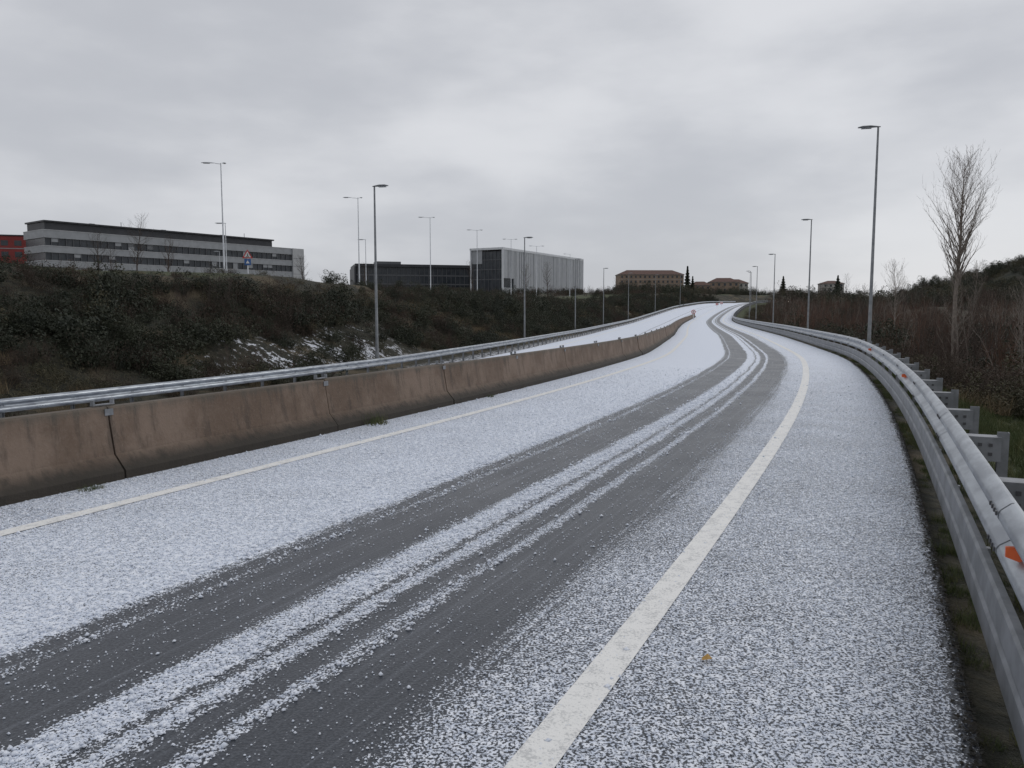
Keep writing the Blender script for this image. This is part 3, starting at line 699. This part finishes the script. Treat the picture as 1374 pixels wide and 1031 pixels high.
# conifers
def conifer(x,y,zb,h,w,seed):
    r=np.random.default_rng(seed); k=2600; t=r.random(k)**.75; rad=w*(1-t)*(.65+.35*np.sin(t*60+r.random(k)))*np.sqrt(r.random(k)); a=r.uniform(0,6.28,k)
    C=np.stack([rad*np.cos(a),rad*np.sin(a),h*(.08+.92*t)-rad*.25],-1); A=r.normal(0,1,(k,3)); A/=np.linalg.norm(A,axis=1,keepdims=True); B=np.cross(A,r.normal(0,1,(k,3))); B/=np.linalg.norm(B,axis=1,keepdims=True)
    s=.045*h*.7; V=np.stack([C-A*s,C+B*s*.5,C+A*s,C-B*s*.5],1).reshape(-1,3)
    e=empty('conifer_tree',(x,y,zb)); me=np_mesh('foliage',V,np.arange(4*k).reshape(-1,4),m_leafd); link(bpy.data.objects.new('foliage',me),e)
    lathe('trunk',[(.03*h,-1),(.004*h,h*.95)],m_twig,e,6)
conifer(101,448,10,17.5,3.6,1); conifer(105,452,10,12,3,2); conifer(150,430,8,13,4,3); conifer(176,420,7,14,5,4)
# distant tree belt
belt=empty('distant_trees')
for _ in range(520):
    y=random.uniform(300,460); u_=random.uniform(.13,.72); x=u_*y
    sN,dN=near_sd(x,y)
    if -6<dN<24: continue
    z=ground_z(x,y)-.4
    if dN<0: sc=random.uniform(3.5,7.5)
    else: sc=random.uniform(2.,4.6)
    me=random.choice(shr_d+shr_d+shr_o+shr_b+twg); inst(belt,me,(x,y,z),sc*1.25,sc*random.uniform(.9,1.5))
for _ in range(260):
    y=random.uniform(215,300); u_=random.uniform(-.12,.22); x=u_*y
    sN,dN=near_sd(x,y)
    if dN<30: continue
    inst(belt,random.choice(shr_d+shr_b+twg),(x,y,ground_z(x,y)-.3),random.uniform(1.4,2.6))
# wooded hill at the right
m_hill=simple('wooded_hill',(.018,.022,.014),(.05,.048,.034),.12,.95,bump=.8)
n=60; hx=np.linspace(180,900,n);hy=np.linspace(360,900,n); HX,HY=np.meshgrid(hx,hy,indexing='ij')
def hillz(x,y): return 2+46*np.exp(-(((x-435)/125.)**2+((y-600)/170.)**2))+22*np.exp(-(((x-660)/150.)**2+((y-640)/150.)**2))+2*np.sin(x*.06)*np.cos(y*.05)-6
i=np.arange(n-1)[:,None]*n+np.arange(n-1)[None]; F=np.stack([i,i+n,i+n+1,i+1],-1).reshape(-1,4)
link(bpy.data.objects.new('hill',np_mesh('hill',np.stack([HX.ravel(),HY.ravel(),hillz(HX,HY).ravel()],-1),F,m_hill,True)))
hf=empty('hill_forest')
for _ in range(900):
    x=random.uniform(250,560);y=random.uniform(430,640); z=float(hillz(x,y))
    if z<ground_z(x,y)-1: continue
    sc=random.uniform(5,9); inst(hf,random.choice(shr_d+shr_d+shr_b+shr_o),(x,y,z-1),sc)

# ---------------------------------------------------------------- sky and light
w=bpy.data.worlds.new('World'); scene.world=w; w.use_nodes=True; nt=w.node_tree
bg=nt.nodes['Background']; sky=N(nt,'ShaderNodeTexSky',sky_type='NISHITA'); sky.sun_disc=False
sky.sun_elevation=math.radians(35); sky.sun_rotation=math.radians(60)
tc=N(nt,'ShaderNodeTexCoord'); mp=N(nt,'ShaderNodeMapping'); nt.links.new(tc.outputs['Generated'],mp.inputs[0]); mp.inputs['Scale'].default_value=(1,1,2.8); mp.inputs['Location'].default_value=(3.1,.4,.2)
n1=noise_n(nt,mp.outputs[0],1.6,5,.5); n2=noise_n(nt,mp.outputs[0],4.0,6,.52)
v=math_n(nt,'ADD',math_n(nt,'MULTIPLY',n1,.66),math_n(nt,'MULTIPLY',n2,.34))
col=mix_c(nt,smooth_n(nt,v,.38,.62),(5.2,5.35,5.75),(7.2,7.3,7.6))
col=mix_c(nt,.05,col,sky.outputs[0])
nt.links.new(col,bg.inputs['Color']); bg.inputs['Strength'].default_value=.1
sd=bpy.data.lights.new('sun','SUN'); sd.energy=.5; sd.angle=math.radians(25); sd.color=(1,.98,.95)
so=bpy.data.objects.new('sun',sd); link(so)
az=math.radians(60); el=math.radians(35); dvec=Vector((math.sin(az)*math.cos(el),math.cos(az)*math.cos(el),math.sin(el)))
so.rotation_euler=dvec.to_track_quat('Z','Y').to_euler()
# ---------------------------------------------------------------- camera
cam=bpy.data.cameras.new('camera'); cam.sensor_width=36; cam.lens=27.12; cam.clip_end=20000; cam.clip_start=.05
co=bpy.data.objects.new('camera',cam); link(co); co.location=(0,0,1.8); co.rotation_euler=(math.radians(90-5.38),0,0); scene.camera=co
